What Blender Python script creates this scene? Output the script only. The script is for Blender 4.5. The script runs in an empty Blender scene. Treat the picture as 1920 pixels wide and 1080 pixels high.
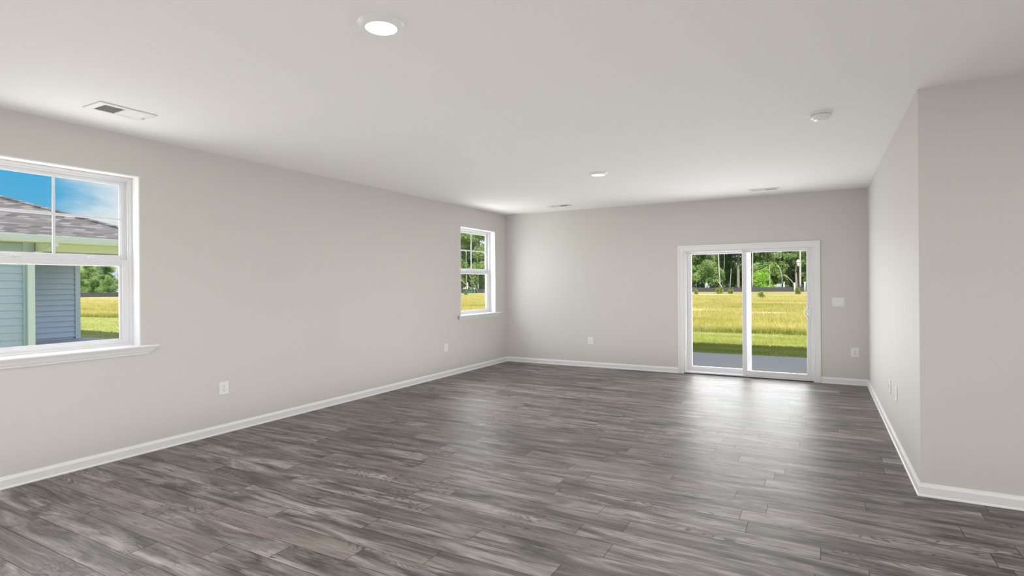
import bpy, bmesh, math, random
import numpy as np
from mathutils import Vector, Matrix

# ------------------------------------------------------------------ scene basics
sc = bpy.context.scene
C = sc.collection
sc.view_settings.view_transform = 'Standard'
sc.view_settings.look = 'None'
sc.view_settings.exposure = 0.17
sc.view_settings.gamma = 1.0
sc.view_settings.use_curve_mapping = False
PI = math.pi

# room measures (metres); the camera stands over the origin
XL, YB, XR, YN, H = -5.1445, 9.0996, 0.5888, 4.6093, 2.74
XE, YF = 4.2, -4.6           # east end of the wider front part, front wall
CAMZ = 1.4453
GZ = -0.14                   # lawn level

# ------------------------------------------------------------------ camera
cam_d = bpy.data.cameras.new('camera')
cam = bpy.data.objects.new('camera', cam_d); C.objects.link(cam)
cam_d.sensor_fit = 'HORIZONTAL'; cam_d.sensor_width = 36.0
cam_d.lens = 36.0 * 1043.085 / 1920.0
cam_d.shift_y = -7.7017 / 1920.0
cam_d.clip_start = 0.05; cam_d.clip_end = 1000
_yaw, _pitch, _roll = 0.5046, 0.0003, -0.0075
_F = Vector((-math.sin(_yaw)*math.cos(_pitch), math.cos(_yaw)*math.cos(_pitch), math.sin(_pitch)))
_R0 = Vector((math.cos(_yaw), math.sin(_yaw), 0)); _U0 = _R0.cross(_F)
_R = _R0*math.cos(_roll) + _U0*math.sin(_roll); _U = -_R0*math.sin(_roll) + _U0*math.cos(_roll)
cam.matrix_world = Matrix(((_R.x, _U.x, -_F.x, 0), (_R.y, _U.y, -_F.y, 0), (_R.z, _U.z, -_F.z, CAMZ), (0, 0, 0, 1)))
sc.camera = cam

# ------------------------------------------------------------------ node helpers
def nd(nt, typ, **kw):
    n = nt.nodes.new(typ)
    for k, v in kw.items(): setattr(n, k, v)
    return n
def lk(nt, a, b): nt.links.new(a, b)
def setin(nt, sock, v):
    if hasattr(v, 'is_output') or isinstance(v, bpy.types.NodeSocket): nt.links.new(v, sock)
    else: sock.default_value = v
def mth(nt, op, a, b=None, c=None, clamp=False):
    n = nd(nt, 'ShaderNodeMath', operation=op, use_clamp=clamp)
    setin(nt, n.inputs[0], a)
    if b is not None: setin(nt, n.inputs[1], b)
    if c is not None: setin(nt, n.inputs[2], c)
    return n.outputs[0]
def mixc(nt, f, a, b, mode='MIX'):
    n = nd(nt, 'ShaderNodeMix', data_type='RGBA', blend_type=mode)
    setin(nt, n.inputs[0], f)
    for s, v in ((n.inputs[6], a), (n.inputs[7], b)):
        setin(nt, s, (*v, 1.0) if isinstance(v, tuple) and len(v) == 3 else v)
    return n.outputs[2]
def ramp(nt, f, stops):
    n = nd(nt, 'ShaderNodeValToRGB')
    els = n.color_ramp.elements
    while len(els) < len(stops): els.new(0.5)
    for e, (p, c) in zip(els, stops):
        e.position = p; e.color = (*c, 1) if len(c) == 3 else c
    setin(nt, n.inputs[0], f)
    return n.outputs[0]
def smooth(nt, v, lo, hi):
    n = nd(nt, 'ShaderNodeMapRange', interpolation_type='SMOOTHSTEP')
    setin(nt, n.inputs[0], v); n.inputs[1].default_value = lo; n.inputs[2].default_value = hi
    return n.outputs[0]
def noise(nt, vec, scale, detail=3.0, rough=0.5, dist=0.0):
    n = nd(nt, 'ShaderNodeTexNoise')
    if vec is not None: lk(nt, vec, n.inputs['Vector'])
    n.inputs['Scale'].default_value = scale; n.inputs['Detail'].default_value = detail
    n.inputs['Roughness'].default_value = rough; n.inputs['Distortion'].default_value = dist
    return n.outputs[0]
def vecscale(nt, v, s, loc=(0, 0, 0)):
    n = nd(nt, 'ShaderNodeMapping')
    lk(nt, v, n.inputs[0]); n.inputs['Scale'].default_value = s; n.inputs['Location'].default_value = loc
    return n.outputs[0]

# ------------------------------------------------------------------ sky
W = bpy.data.worlds.new('world'); sc.world = W; W.use_nodes = True
nt = W.node_tree; nt.nodes.clear()
tc = nd(nt, 'ShaderNodeTexCoord'); sep = nd(nt, 'ShaderNodeSeparateXYZ'); lk(nt, tc.outputs['Generated'], sep.inputs[0])
Z = sep.outputs[2]; Yd = sep.outputs[1]
blue = ramp(nt, Z, [(0.0, (.40, .68, .82)), (0.05, (.17, .54, .80)), (0.16, (.08, .45, .78)), (0.5, (.06, .27, .62)), (1.0, (.04, .18, .48))])
cl_n = noise(nt, vecscale(nt, tc.outputs['Generated'], (3.0, 3.0, 9.0), (2.3, 5.1, 1.35)), 1.0, 6.0, 0.58, 0.4)
cl_n = mth(nt, 'ADD', cl_n, mth(nt, 'MULTIPLY_ADD', Yd, 3.4, -1.28)); cl_n = mth(nt, 'ADD', cl_n, mth(nt, 'MULTIPLY_ADD', Z, -1.4, .15))
cl_m = smooth(nt, cl_n, 0.47, 0.68)
sky_low = mixc(nt, cl_m, blue, (.80, .88, .92))
# bright cloud bank added out of view above the trees, to whiten floor reflections
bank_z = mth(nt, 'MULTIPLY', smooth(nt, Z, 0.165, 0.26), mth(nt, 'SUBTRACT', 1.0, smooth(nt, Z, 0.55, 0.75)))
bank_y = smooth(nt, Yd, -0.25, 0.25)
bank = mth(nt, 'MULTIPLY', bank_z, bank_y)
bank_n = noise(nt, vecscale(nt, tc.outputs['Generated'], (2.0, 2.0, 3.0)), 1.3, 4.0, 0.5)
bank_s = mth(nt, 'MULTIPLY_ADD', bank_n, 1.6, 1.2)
bg1 = nd(nt, 'ShaderNodeBackground'); lk(nt, sky_low, bg1.inputs[0]); bg1.inputs[1].default_value = 0.82
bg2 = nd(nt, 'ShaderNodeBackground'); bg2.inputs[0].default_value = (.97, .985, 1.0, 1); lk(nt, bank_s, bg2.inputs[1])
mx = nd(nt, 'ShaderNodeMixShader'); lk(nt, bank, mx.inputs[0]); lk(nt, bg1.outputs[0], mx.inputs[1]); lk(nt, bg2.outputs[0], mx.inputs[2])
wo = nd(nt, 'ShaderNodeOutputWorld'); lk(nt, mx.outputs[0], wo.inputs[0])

# ------------------------------------------------------------------ sun
sun_d = bpy.data.lights.new('sun', 'SUN'); sun_d.energy = 7.0; sun_d.angle = math.radians(0.6); sun_d.color = (1.0, .965, .90)
sun = bpy.data.objects.new('sun', sun_d); C.objects.link(sun)
SUN = Vector((0.15, -0.53, 0.835)).normalized()
sun.rotation_euler = (-SUN).to_track_quat('-Z', 'Y').to_euler(); sun.location = (0, -20, 40)

LAMP_W = 26.0                # radiant power of each ceiling disc light

# area lights that stand in for outdoor light at each glazed opening (radiant power, place, size, facing)
def area_lamp(name, watts, loc, w, h, face, spread=180, col=(.97, .985, 1.0)):
    ld = bpy.data.lights.new(name, 'AREA'); ld.shape = 'RECTANGLE'; ld.size = w; ld.size_y = h; ld.energy = watts; ld.color = col
    ld.spread = math.radians(spread)
    l = bpy.data.objects.new(name, ld); C.objects.link(l); l.location = loc
    l.rotation_euler = Vector(face).to_track_quat('-Z', 'Z').to_euler()
EW = (-3.2, -1.2, .8)        # added windows in the east wall, unseen, to light the room's front
SKY_W, UP_W = 0.64, 0.06       # light from the sky, light thrown up by the sunlit ground
openings = [((-.985, YB+.26, 1.0), 1.72, 1.80, (0, -1, 0), 66, 75)]
openings += [((XL-.26, y_, 1.67), 1.02, 1.36, (1, 0, 0), p_, 36) for y_, p_ in ((2.10, 28), (8.13, 42), (-2.2, 30))]  # the last one serves the added window behind the camera
openings += [((XE+.26, y_, 1.67), 1.02, 1.36, (-1, 0, 0), 48, 50) for y_ in EW]
for loc_, w_, h_, f_, ws, wu in openings:
    area_lamp('daylight_sky', ws*SKY_W, loc_, w_, h_, f_, 180, (.945, .96, 1.0))
    if wu: area_lamp('daylight_ground', wu*UP_W, loc_, w_, h_, (f_[0], f_[1], .55), 120, (1.0, .99, .96))
# fill lights added at floor level, without a real source, to brighten the ceiling
area_lamp('ceiling_fill', 80, (-2.35, 2.4, .06), 5.0, 12.6, (0, 0, 1), 180, (1.0, .985, .965))
area_lamp('ceiling_fill', 9, (2.4, .2, .06), 3.0, 8.0, (0, 0, 1), 180, (1.0, .985, .965))

# ------------------------------------------------------------------ materials
MATS = {}
def mat(name, col=(.8, .8, .8), rough=.5, metal=0.0, spec=.5):
    m = bpy.data.materials.new(name); m.use_nodes = True
    b = m.node_tree.nodes['Principled BSDF']
    b.inputs['Base Color'].default_value = (*col, 1); b.inputs['Roughness'].default_value = rough
    b.inputs['Metallic'].default_value = metal; b.inputs['Specular IOR Level'].default_value = spec
    MATS[name] = m
    return m, m.node_tree, b
def objcoord(nt): return nd(nt, 'ShaderNodeTexCoord').outputs['Object']
def bump(nt, b, h, dist=.002, strength=.3):
    n = nd(nt, 'ShaderNodeBump'); n.inputs['Distance'].default_value = dist; n.inputs['Strength'].default_value = strength
    lk(nt, h, n.inputs['Height']); lk(nt, n.outputs[0], b.inputs['Normal'])

m, nt, b = mat('wall_paint', (.60, .585, .555), .6, spec=.3)
n1 = noise(nt, objcoord(nt), 1.2, 2); lk(nt, mixc(nt, n1, (.655, .64, .61), (.675, .66, .63)), b.inputs['Base Color'])
bump(nt, b, noise(nt, objcoord(nt), 260, 2), .0006, .15)
m, nt, b = mat('ceiling_paint', (.86, .85, .835), .8, spec=.2)
bump(nt, b, noise(nt, objcoord(nt), 180, 2), .0008, .15)
m, nt, b = mat('trim_paint', (.86, .86, .87), .35)
bump(nt, b, noise(nt, objcoord(nt), 60, 2), .0004, .1)
m, nt, b = mat('vinyl', (.80, .80, .82), .3); bump(nt, b, noise(nt, objcoord(nt), 90, 2), .0002, .1)
m, nt, b = mat('white_plastic', (.84, .84, .83), .32); bump(nt, b, noise(nt, objcoord(nt), 200, 1), .0001, .1)
m, nt, b = mat('grey_plastic', (.62, .62, .62), .35); bump(nt, b, noise(nt, objcoord(nt), 200, 1), .0001, .1)
m, nt, b = mat('dark_slot', (.03, .03, .03), .7); lk(nt, mixc(nt, noise(nt, objcoord(nt), 20), (.02, .02, .02), (.04, .04, .04)), b.inputs['Base Color'])
m, nt, b = mat('duct', (.16, .16, .165), .5, .2); lk(nt, mixc(nt, noise(nt, objcoord(nt), 20), (.13, .13, .13), (.2, .2, .2)), b.inputs['Base Color'])
m, nt, b = mat('gap_shade', (.035, .035, .037), .6); lk(nt, mixc(nt, noise(nt, objcoord(nt), 20), (.03, .03, .03), (.05, .05, .05)), b.inputs['Base Color'])
m, nt, b = mat('chrome', (.60, .59, .60), .18, 1.0); bump(nt, b, noise(nt, objcoord(nt), 300, 1), .0001, .1)
m, nt, b = mat('white_metal', (.80, .80, .79), .4); bump(nt, b, noise(nt, objcoord(nt), 150, 1), .0002, .1)

# glass: clear with a Fresnel mirror
m = bpy.data.materials.new('glass'); m.use_nodes = True; nt = m.node_tree; nt.nodes.clear(); MATS['glass'] = m
fr = nd(nt, 'ShaderNodeFresnel'); fr.inputs[0].default_value = 1.25
bf = nd(nt, 'ShaderNodeNewGeometry'); frf = mth(nt, 'MULTIPLY', fr.outputs[0], mth(nt, 'SUBTRACT', 1.0, bf.outputs['Backfacing']))
tr = nd(nt, 'ShaderNodeBsdfTransparent'); tr.inputs[0].default_value = (.985, .99, .985, 1)
gl = nd(nt, 'ShaderNodeBsdfGlossy'); gl.inputs['Roughness'].default_value = 0.0
mx = nd(nt, 'ShaderNodeMixShader'); lk(nt, frf, mx.inputs[0]); lk(nt, tr.outputs[0], mx.inputs[1]); lk(nt, gl.outputs[0], mx.inputs[2])
lk(nt, mx.outputs[0], nd(nt, 'ShaderNodeOutputMaterial').inputs[0])

# lit lens of a ceiling light
m = bpy.data.materials.new('lit_lens'); m.use_nodes = True; nt = m.node_tree; nt.nodes.clear(); MATS['lit_lens'] = m
em = nd(nt, 'ShaderNodeEmission'); em.inputs[0].default_value = (1, .99, .965, 1); em.inputs[1].default_value = 2.2
lk(nt, em.outputs[0], nd(nt, 'ShaderNodeOutputMaterial').inputs[0])

# floor: grey oak planks laid along x
PW, PL = 0.168, 1.22
m, nt, b = mat('plank_floor', (.1, .09, .085), .3)
oc = objcoord(nt); sp = nd(nt, 'ShaderNodeSeparateXYZ'); lk(nt, oc, sp.inputs[0])
yy = mth(nt, 'DIVIDE', mth(nt, 'ADD', sp.outputs[1], 0.063), PW); row = mth(nt, 'FLOOR', yy); fy = mth(nt, 'FRACT', yy)
wn = nd(nt, 'ShaderNodeTexWhiteNoise', noise_dimensions='1D'); lk(nt, row, wn.inputs['W'])
xx = mth(nt, 'ADD', mth(nt, 'DIVIDE', sp.outputs[0], PL), mth(nt, 'MULTIPLY', wn.outputs[0], 1.0)); col = mth(nt, 'FLOOR', xx); fx = mth(nt, 'FRACT', xx)
cid = nd(nt, 'ShaderNodeCombineXYZ'); lk(nt, row, cid.inputs[0]); lk(nt, col, cid.inputs[1])
pid = nd(nt, 'ShaderNodeTexWhiteNoise', noise_dimensions='3D'); lk(nt, cid.outputs[0], pid.inputs['Vector'])
pr = pid.outputs[0]; psep = nd(nt, 'ShaderNodeSeparateColor'); lk(nt, pid.outputs[1], psep.inputs[0])
# each plank samples its own stretch of wood
offv = nd(nt, 'ShaderNodeVectorMath', operation='MULTIPLY_ADD')
lk(nt, pid.outputs[1], offv.inputs[0]); offv.inputs[1].default_value = (37, 23, 11); lk(nt, oc, offv.inputs[2])
wv = offv.outputs[0]
big = noise(nt, vecscale(nt, wv, (1.5, 8.5, 1)), 1.0, 7, .60, 1.1)          # tonal clouds along the plank
fine = noise(nt, vecscale(nt, wv, (5.0, 150, 1)), 1.0, 5, .7, .4)         # pores
streak = noise(nt, vecscale(nt, wv, (1.8, 30, 1)), 1.0, 4, .62, 1.8)        # darker streaks
wt = nd(nt, 'ShaderNodeTexWave', wave_type='RINGS', rings_direction='Z')
wdist = noise(nt, vecscale(nt, wv, (1.4, 6.0, 1)), 1.0, 2, .5, .0)
cath = mth(nt, 'FRACT', mth(nt, 'MULTIPLY', wdist, 26.0))                   # cathedral rings
cath = mth(nt, 'ABSOLUTE', mth(nt, 'MULTIPLY_ADD', cath, 2.0, -1.0))
nt.nodes.remove(wt)
cath_mask = smooth(nt, noise(nt, vecscale(nt, wv, (1.1, 3.0, 1), (5, 5, 0)), 1.0, 1), .50, .66)
tone = ramp(nt, big, [(.31, (.024, .021, .021)), (.42, (.090, .080, .077)), (.52, (.180, .160, .152)), (.66, (.34, .302, .287))])
warm = mixc(nt, mth(nt, 'MULTIPLY', smooth(nt, psep.outputs[1], .45, 1.0), .55), tone, (.215, .165, .155), 'MIX')
pv = mth(nt, 'MULTIPLY_ADD', pr, .55, .74)
pvc = nd(nt, 'ShaderNodeCombineColor')
for i in range(3): lk(nt, pv, pvc.inputs[i])
c1 = mixc(nt, 1.0, warm, pvc.outputs[0], 'MULTIPLY')
c2 = mixc(nt, mth(nt, 'MULTIPLY', smooth(nt, fine, .46, .66), .60), c1, (.035, .031, .030))
c3 = mixc(nt, mth(nt, 'MULTIPLY', smooth(nt, streak, .57, .70), .80), c2, (.016, .0145, .0145))
c4 = mixc(nt, mth(nt, 'MULTIPLY', mth(nt, 'MULTIPLY', smooth(nt, cath, .55, .95), cath_mask), .8), c3, (.030, .027, .026))
light_streak = smooth(nt, noise(nt, vecscale(nt, wv, (1.2, 22, 1), (3, 9, 0)), 1.0, 4, .6, 1.4), .55, .72)
c4 = mixc(nt, mth(nt, 'MULTIPLY', light_streak, .6), c4, (.29, .255, .24))
ey = mth(nt, 'MINIMUM', fy, mth(nt, 'SUBTRACT', 1.0, fy)); ex = mth(nt, 'MINIMUM', fx, mth(nt, 'SUBTRACT', 1.0, fx))
seam = mth(nt, 'MINIMUM', mth(nt, 'MULTIPLY', ey, PW), mth(nt, 'MULTIPLY', ex, PL))
seam_m = mth(nt, 'SUBTRACT', 1.0, smooth(nt, seam, .0008, .0028))
knot = smooth(nt, noise(nt, vecscale(nt, wv, (5, 26, 1), (7, 1, 0)), 1.0, 4, .7, 1.0), .66, .73)
c4 = mixc(nt, mth(nt, 'MULTIPLY', knot, .8), c4, (.018, .016, .016))
c5 = mixc(nt, mth(nt, 'MULTIPLY', seam_m, .8), c4, (.012, .011, .011))
lk(nt, mth(nt, 'MULTIPLY', .5, mth(nt, 'SUBTRACT', 1.0, mth(nt, 'MULTIPLY', mth(nt, 'MAXIMUM', seam_m, knot), .75))), b.inputs['Specular IOR Level'])
lk(nt, c5, b.inputs['Base Color'])
lk(nt, mth(nt, 'MULTIPLY_ADD', fine, .14, .385), b.inputs['Roughness'])
hgt = mth(nt, 'SUBTRACT', mth(nt, 'MULTIPLY', fine, .35), mth(nt, 'MULTIPLY', seam_m, 1.0))
bump(nt, b, hgt, .0014, .45)
b.inputs['IOR'].default_value = 1.5

# outside
def veg(name, stops, scale, detail=3, rough=.8, trans=0.25, coord='Object', stretch=(1, 1, 1)):
    m = bpy.data.materials.new(name); m.use_nodes = True; nt = m.node_tree; nt.nodes.clear(); MATS[name] = m
    g = nd(nt, 'ShaderNodeNewGeometry') if coord == 'World' else None
    v = g.outputs['Position'] if g else objcoord(nt)
    v = vecscale(nt, v, stretch)
    n = noise(nt, v, scale, detail, .6)
    c = ramp(nt, n, stops)
    oi = nd(nt, 'ShaderNodeObjectInfo')
    hs = nd(nt, 'ShaderNodeHueSaturation'); lk(nt, c, hs.inputs['Color'])
    lk(nt, mth(nt, 'MULTIPLY_ADD', oi.outputs['Random'], .45, .92), hs.inputs['Value'])
    lk(nt, mth(nt, 'MULTIPLY_ADD', oi.outputs['Random'], -.03, .515), hs.inputs['Hue'])
    d = nd(nt, 'ShaderNodeBsdfDiffuse'); t = nd(nt, 'ShaderNodeBsdfTranslucent')
    lk(nt, hs.outputs[0], d.inputs[0]); lk(nt, hs.outputs[0], t.inputs[0])
    x = nd(nt, 'ShaderNodeMixShader'); x.inputs[0].default_value = trans
    lk(nt, d.outputs[0], x.inputs[1]); lk(nt, t.outputs[0], x.inputs[2])
    lk(nt, x.outputs[0], nd(nt, 'ShaderNodeOutputMaterial').inputs[0])
    return m
veg('leaf', [(.30, (.20, .30, .10)), (.50, (.36, .48, .18)), (.70, (.55, .64, .29))], .55, 3, trans=.5)
veg('leaf_pine', [(.30, (.15, .24, .10)), (.50, (.28, .39, .17)), (.70, (.44, .54, .27))], .6, 3, trans=.5)
veg('leaf_bright', [(.30, (.20, .38, .07)), (.55, (.34, .55, .11)), (.75, (.50, .66, .20))], 1.0, 3, trans=.45)
veg('field_grass', [(.30, (.20, .23, .045)), (.42, (.37, .36, .085)), (.52, (.50, .45, .15)), (.60, (.45, .36, .16)), (.70, (.30, .32, .07))], .34, 8, trans=.3, coord='World', stretch=(.5, 1.4, 1))
veg('lawn_grass', [(.30, (.22, .26, .055)), (.52, (.33, .36, .10)), (.70, (.47, .46, .18))], .8, 4, trans=.25, coord='World', stretch=(.4, 2.2, 1))
veg('weed', [(.30, (.16, .22, .05)), (.70, (.32, .36, .09))], 2.0, 3, trans=.3)
def groundmat(name, stops, scale, stretch):
    m, nt, b = mat(name, rough=.95, spec=.1)
    n = noise(nt, vecscale(nt, objcoord(nt), stretch), scale, 6, .62)
    c = ramp(nt, n, stops)
    f = noise(nt, objcoord(nt), 9.0, 3)
    lk(nt, mixc(nt, .35, c, mixc(nt, f, (.09, .085, .03), (.34, .31, .13)), 'MIX'), b.inputs['Base Color'])
    return m, nt, b
groundmat('lawn', [(.3, (.24, .29, .065)), (.52, (.36, .39, .11)), (.68, (.50, .49, .20))], .7, (.35, 2.4, 1))
m, nt, b = groundmat('field', [(.32, (.27, .28, .06)), (.46, (.42, .36, .10)), (.57, (.55, .45, .20)), (.68, (.72, .62, .42))], .16, (.35, 1.3, 1))
SAND = ((-6.2, 33.5, 1.5, 1.5), (-2.4, 31.5, 1.9, 1.2), (-5.0, 27.6, .8, .7), (-6.5, 28.2, .7, .8), (-3.4, 27.8, .6, .5), (-10.0, 49, 2.6, 1.4), (-15, 80, 5, 3), (-.5, 47.2, 4.6, 1.5))
oc_ = objcoord(nt); sp_ = nd(nt, 'ShaderNodeSeparateXYZ'); lk(nt, oc_, sp_.inputs[0]); msk = None
for cx_, cy_, rx_, ry_ in SAND:
    ax = mth(nt, 'DIVIDE', mth(nt, 'SUBTRACT', sp_.outputs[0], cx_), rx_); ay = mth(nt, 'DIVIDE', mth(nt, 'SUBTRACT', sp_.outputs[1], cy_), ry_)
    d2_ = mth(nt, 'ADD', mth(nt, 'MULTIPLY', ax, ax), mth(nt, 'MULTIPLY', ay, ay)); k_ = mth(nt, 'SUBTRACT', 1.0, smooth(nt, d2_, .6, 1.5))
    msk = k_ if msk is None else mth(nt, 'MAXIMUM', msk, k_)
old = b.inputs['Base Color'].links[0].from_socket
lk(nt, mixc(nt, mth(nt, 'MULTIPLY', msk, smooth(nt, noise(nt, oc_, 1.6, 5), .36, .62)), old, (.66, .57, .40)), b.inputs['Base Color'])
m, nt, b = mat('concrete', (.45, .45, .46), .75, spec=.3)
lk(nt, mixc(nt, noise(nt, vecscale(nt, objcoord(nt), (.8, 5, 1)), 3, 5), (.28, .29, .35), (.41, .42, .49)), b.inputs['Base Color'])
bump(nt, b, noise(nt, objcoord(nt), 80, 3), .002, .3)
m, nt, b = mat('siding', (.50, .585, .78), .6, spec=.3)
lk(nt, mixc(nt, noise(nt, vecscale(nt, objcoord(nt), (1, .6, 8)), 3, 4), (.47, .56, .745), (.54, .615, .80)), b.inputs['Base Color'])
m, nt, b = mat('house_trim', (.56, .64, .75), .5); bump(nt, b, noise(nt, objcoord(nt), 30), .001, .1)
m, nt, b = mat('gutter_white', (.74, .79, .86), .4); bump(nt, b, noise(nt, objcoord(nt), 30), .001, .1)
m, nt, b = mat('soffit', (.78, .78, .68), .6); bump(nt, b, noise(nt, objcoord(nt), 30), .001, .1)
m, nt, b = mat('porch_trim', (.80, .84, .82), .6); bump(nt, b, noise(nt, objcoord(nt), 30), .001, .1)
# shingles: rows of tabs along y, rising with x
m, nt, b = mat('shingle', (.3, .27, .26), .9, spec=.2)
oc = objcoord(nt); sp = nd(nt, 'ShaderNodeSeparateXYZ'); lk(nt, oc, sp.inputs[0])
zz = mth(nt, 'DIVIDE', sp.outputs[2], .055); r_ = mth(nt, 'FLOOR', zz); fz = mth(nt, 'FRACT', zz)
wn = nd(nt, 'ShaderNodeTexWhiteNoise', noise_dimensions='1D'); lk(nt, r_, wn.inputs['W'])
along = mth(nt, 'ADD', sp.outputs[1], sp.outputs[0])
xs = mth(nt, 'ADD', mth(nt, 'DIVIDE', along, .21), mth(nt, 'MULTIPLY', wn.outputs[0], 7.0)); cl = mth(nt, 'FLOOR', xs)
cc = nd(nt, 'ShaderNodeCombineXYZ'); lk(nt, r_, cc.inputs[0]); lk(nt, cl, cc.inputs[1])
wn2 = nd(nt, 'ShaderNodeTexWhiteNoise', noise_dimensions='3D'); lk(nt, cc.outputs[0], wn2.inputs['Vector'])
c = ramp(nt, wn2.outputs[0], [(.0, (.06, .053, .054)), (.35, (.12, .107, .107)), (.65, (.18, .163, .163)), (1.0, (.27, .25, .25))])
edge = mth(nt, 'MULTIPLY', mth(nt, 'SUBTRACT', 1.0, smooth(nt, fz, .18, .42)), smooth(nt, wn2.outputs[0], .15, .5))  # colour darkened low on each tab for the shadow between rows
c = mixc(nt, mth(nt, 'MULTIPLY', edge, .75), c, (.07, .062, .062))
c = mixc(nt, .25, c, mixc(nt, noise(nt, oc, 60, 2), (.08, .075, .075), (.30, .28, .28)))
lk(nt, c, b.inputs['Base Color'])
m, nt, b = mat('fence_fabric', (.030, .030, .033), .8); lk(nt, mixc(nt, noise(nt, vecscale(nt, objcoord(nt), (1, 1, 6)), 1.5, 3), (.035, .036, .040), (.085, .085, .09)), b.inputs['Base Color'])
m, nt, b = mat('bark', (.16, .13, .11), .9); lk(nt, mixc(nt, noise(nt, vecscale(nt, objcoord(nt), (6, 6, 1)), 2, 3), (.20, .17, .145), (.42, .36, .31)), b.inputs['Base Color'])
m, nt, b = mat('pale_bark', (.62, .58, .52), .8); lk(nt, mixc(nt, noise(nt, vecscale(nt, objcoord(nt), (3, 3, 1)), 2, 3), (.38, .34, .29), (.62, .57, .50)), b.inputs['Base Color'])
m, nt, b = mat('black_metal', (.02, .022, .022), .45); bump(nt, b, noise(nt, objcoord(nt), 30), .001, .1)
m, nt, b = mat('white_pvc', (.85, .86, .86), .4); bump(nt, b, noise(nt, objcoord(nt), 30), .001, .1)
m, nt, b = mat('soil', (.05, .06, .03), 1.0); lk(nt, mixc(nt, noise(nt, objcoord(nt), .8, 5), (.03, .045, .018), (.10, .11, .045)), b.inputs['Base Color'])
m, nt, b = mat('utility_green', (.06, .14, .10), .5); bump(nt, b, noise(nt, objcoord(nt), 20), .001, .1)

# ------------------------------------------------------------------ mesh helpers
class MB:
    def __init__(self): self.bm = bmesh.new()
    def box(self, x0, x1, y0, y1, z0, z1, bevel=0.0):
        bm = self.bm
        x0, x1 = min(x0, x1), max(x0, x1); y0, y1 = min(y0, y1), max(y0, y1); z0, z1 = min(z0, z1), max(z0, z1)
        v = [bm.verts.new(p) for p in ((x0,y0,z0),(x1,y0,z0),(x1,y1,z0),(x0,y1,z0),(x0,y0,z1),(x1,y0,z1),(x1,y1,z1),(x0,y1,z1))]
        fs = [bm.faces.new([v[i] for i in q]) for q in ((3,2,1,0),(4,5,6,7),(0,1,5,4),(1,2,6,5),(2,3,7,6),(3,0,4,7))]
        if bevel > 0:
            es = list({e for f in fs for e in f.edges})
            bmesh.ops.bevel(bm, geom=es, offset=bevel, segments=2, affect='EDGES', profile=.5)
        return self
    def loft(self, rings, closed=True, caps=True):
        bm = self.bm
        vs = [[bm.verts.new(p) for p in r] for r in rings]
        n = len(rings[0])
        for a, b_ in zip(vs[:-1], vs[1:]):
            for i in range(n if closed else n-1):
                j = (i+1) % n
                bm.faces.new((a[i], a[j], b_[j], b_[i]))
        if caps:
            bm.faces.new(list(reversed(vs[0]))); bm.faces.new(vs[-1])
        return self
    def tube(self, pts, rad, seg=8):
        pts = [Vector(p) for p in pts]; rings = []
        if not hasattr(rad, '__len__'): rad = [rad]*len(pts)
        for i, p in enumerate(pts):
            d = (pts[min(i+1, len(pts)-1)] - pts[max(i-1, 0)]).normalized()
            a = d.orthogonal() if i == 0 else (prev_a - d*prev_a.dot(d))
            a.normalize(); prev_a = a; c_ = d.cross(a)
            rings.append([p + (a*math.cos(t) + c_*math.sin(t))*rad[i] for t in [2*PI*k/seg for k in range(seg)]])
        return self.loft(rings)
    def lathe(self, prof, cx, cy, seg=48, caps=True):     # prof: (r, z)
        rings = [[(cx + r*math.cos(2*PI*k/seg), cy + r*math.sin(2*PI*k/seg), z) for k in range(seg)] for r, z in prof]
        return self.loft(rings, caps=caps)
    def build(self, name, material, parent=None, smoothed=False):
        bmesh.ops.recalc_face_normals(self.bm, faces=self.bm.faces)
        me = bpy.data.meshes.new(name); self.bm.to_mesh(me); self.bm.free()
        me.materials.append(MATS[material])
        if smoothed:
            for p in me.polygons: p.use_smooth = True
        o = bpy.data.objects.new(name, me); C.objects.link(o)
        if parent is not None:
            o.parent = parent; o.matrix_parent_inverse = Matrix.Identity(4)
            # meshes are written in world coordinates: bring them into the parent's frame
            off = world_loc(parent)
            me.transform(Matrix.Translation(-off))
        return o
def world_loc(o):
    v = Vector(o.location)
    while o.parent is not None:
        o = o.parent; v = v + Vector(o.location)
    return v
def tag(o, label=None, cat=None, group=None, kind=None):
    for k, v in (('label', label), ('category', cat), ('group', group), ('kind', kind)):
        if v: o[k] = v
    return o
def empty(name, loc, label=None, cat=None, group=None, kind=None):
    o = bpy.data.objects.new(name, None); C.objects.link(o); o.location = loc; o.empty_display_size = .1
    return tag(o, label, cat, group, kind)
def copy_tree(o, parent=None):
    c = o.copy(); C.objects.link(c)
    if parent is not None: c.parent = parent
    for ch in list(o.children): copy_tree(ch, c)
    return c

# ------------------------------------------------------------------ room shell
WT = .20
W1 = (1.54, 2.66); W2 = (7.57, 8.69); W3 = (-2.76, -1.64); WZ = (.94, 2.403)          # openings in the left wall; W3 is added, out of view, for light
D1 = (-1.895, -.075, 1.948)                                       # opening in the back wall
mb = MB(); mb.box(XL-.02, XE+.02, YF-.02, YB+.02, -.10, 0); tag(mb.build('floor', 'plank_floor'), kind='structure')
mb = MB(); mb.box(XL-WT, XE+WT, YF-WT, YB+WT, H, H+.25); tag(mb.build('ceiling', 'ceiling_paint'), kind='structure')
mb = MB()
ys = [YF-WT, W3[0], W3[1], W1[0], W1[1], W2[0], W2[1], YB+WT]
for i, (a, c_) in enumerate(zip(ys[:-1], ys[1:])):
    if i % 2 == 0: mb.box(XL-WT, XL, a, c_, -.10, H)
    else:
        mb.box(XL-WT, XL, a, c_, -.10, WZ[0]); mb.box(XL-WT, XL, a, c_, WZ[1], H)
tag(mb.build('wall_left', 'wall_paint'), kind='structure')
mb = MB()
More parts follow.
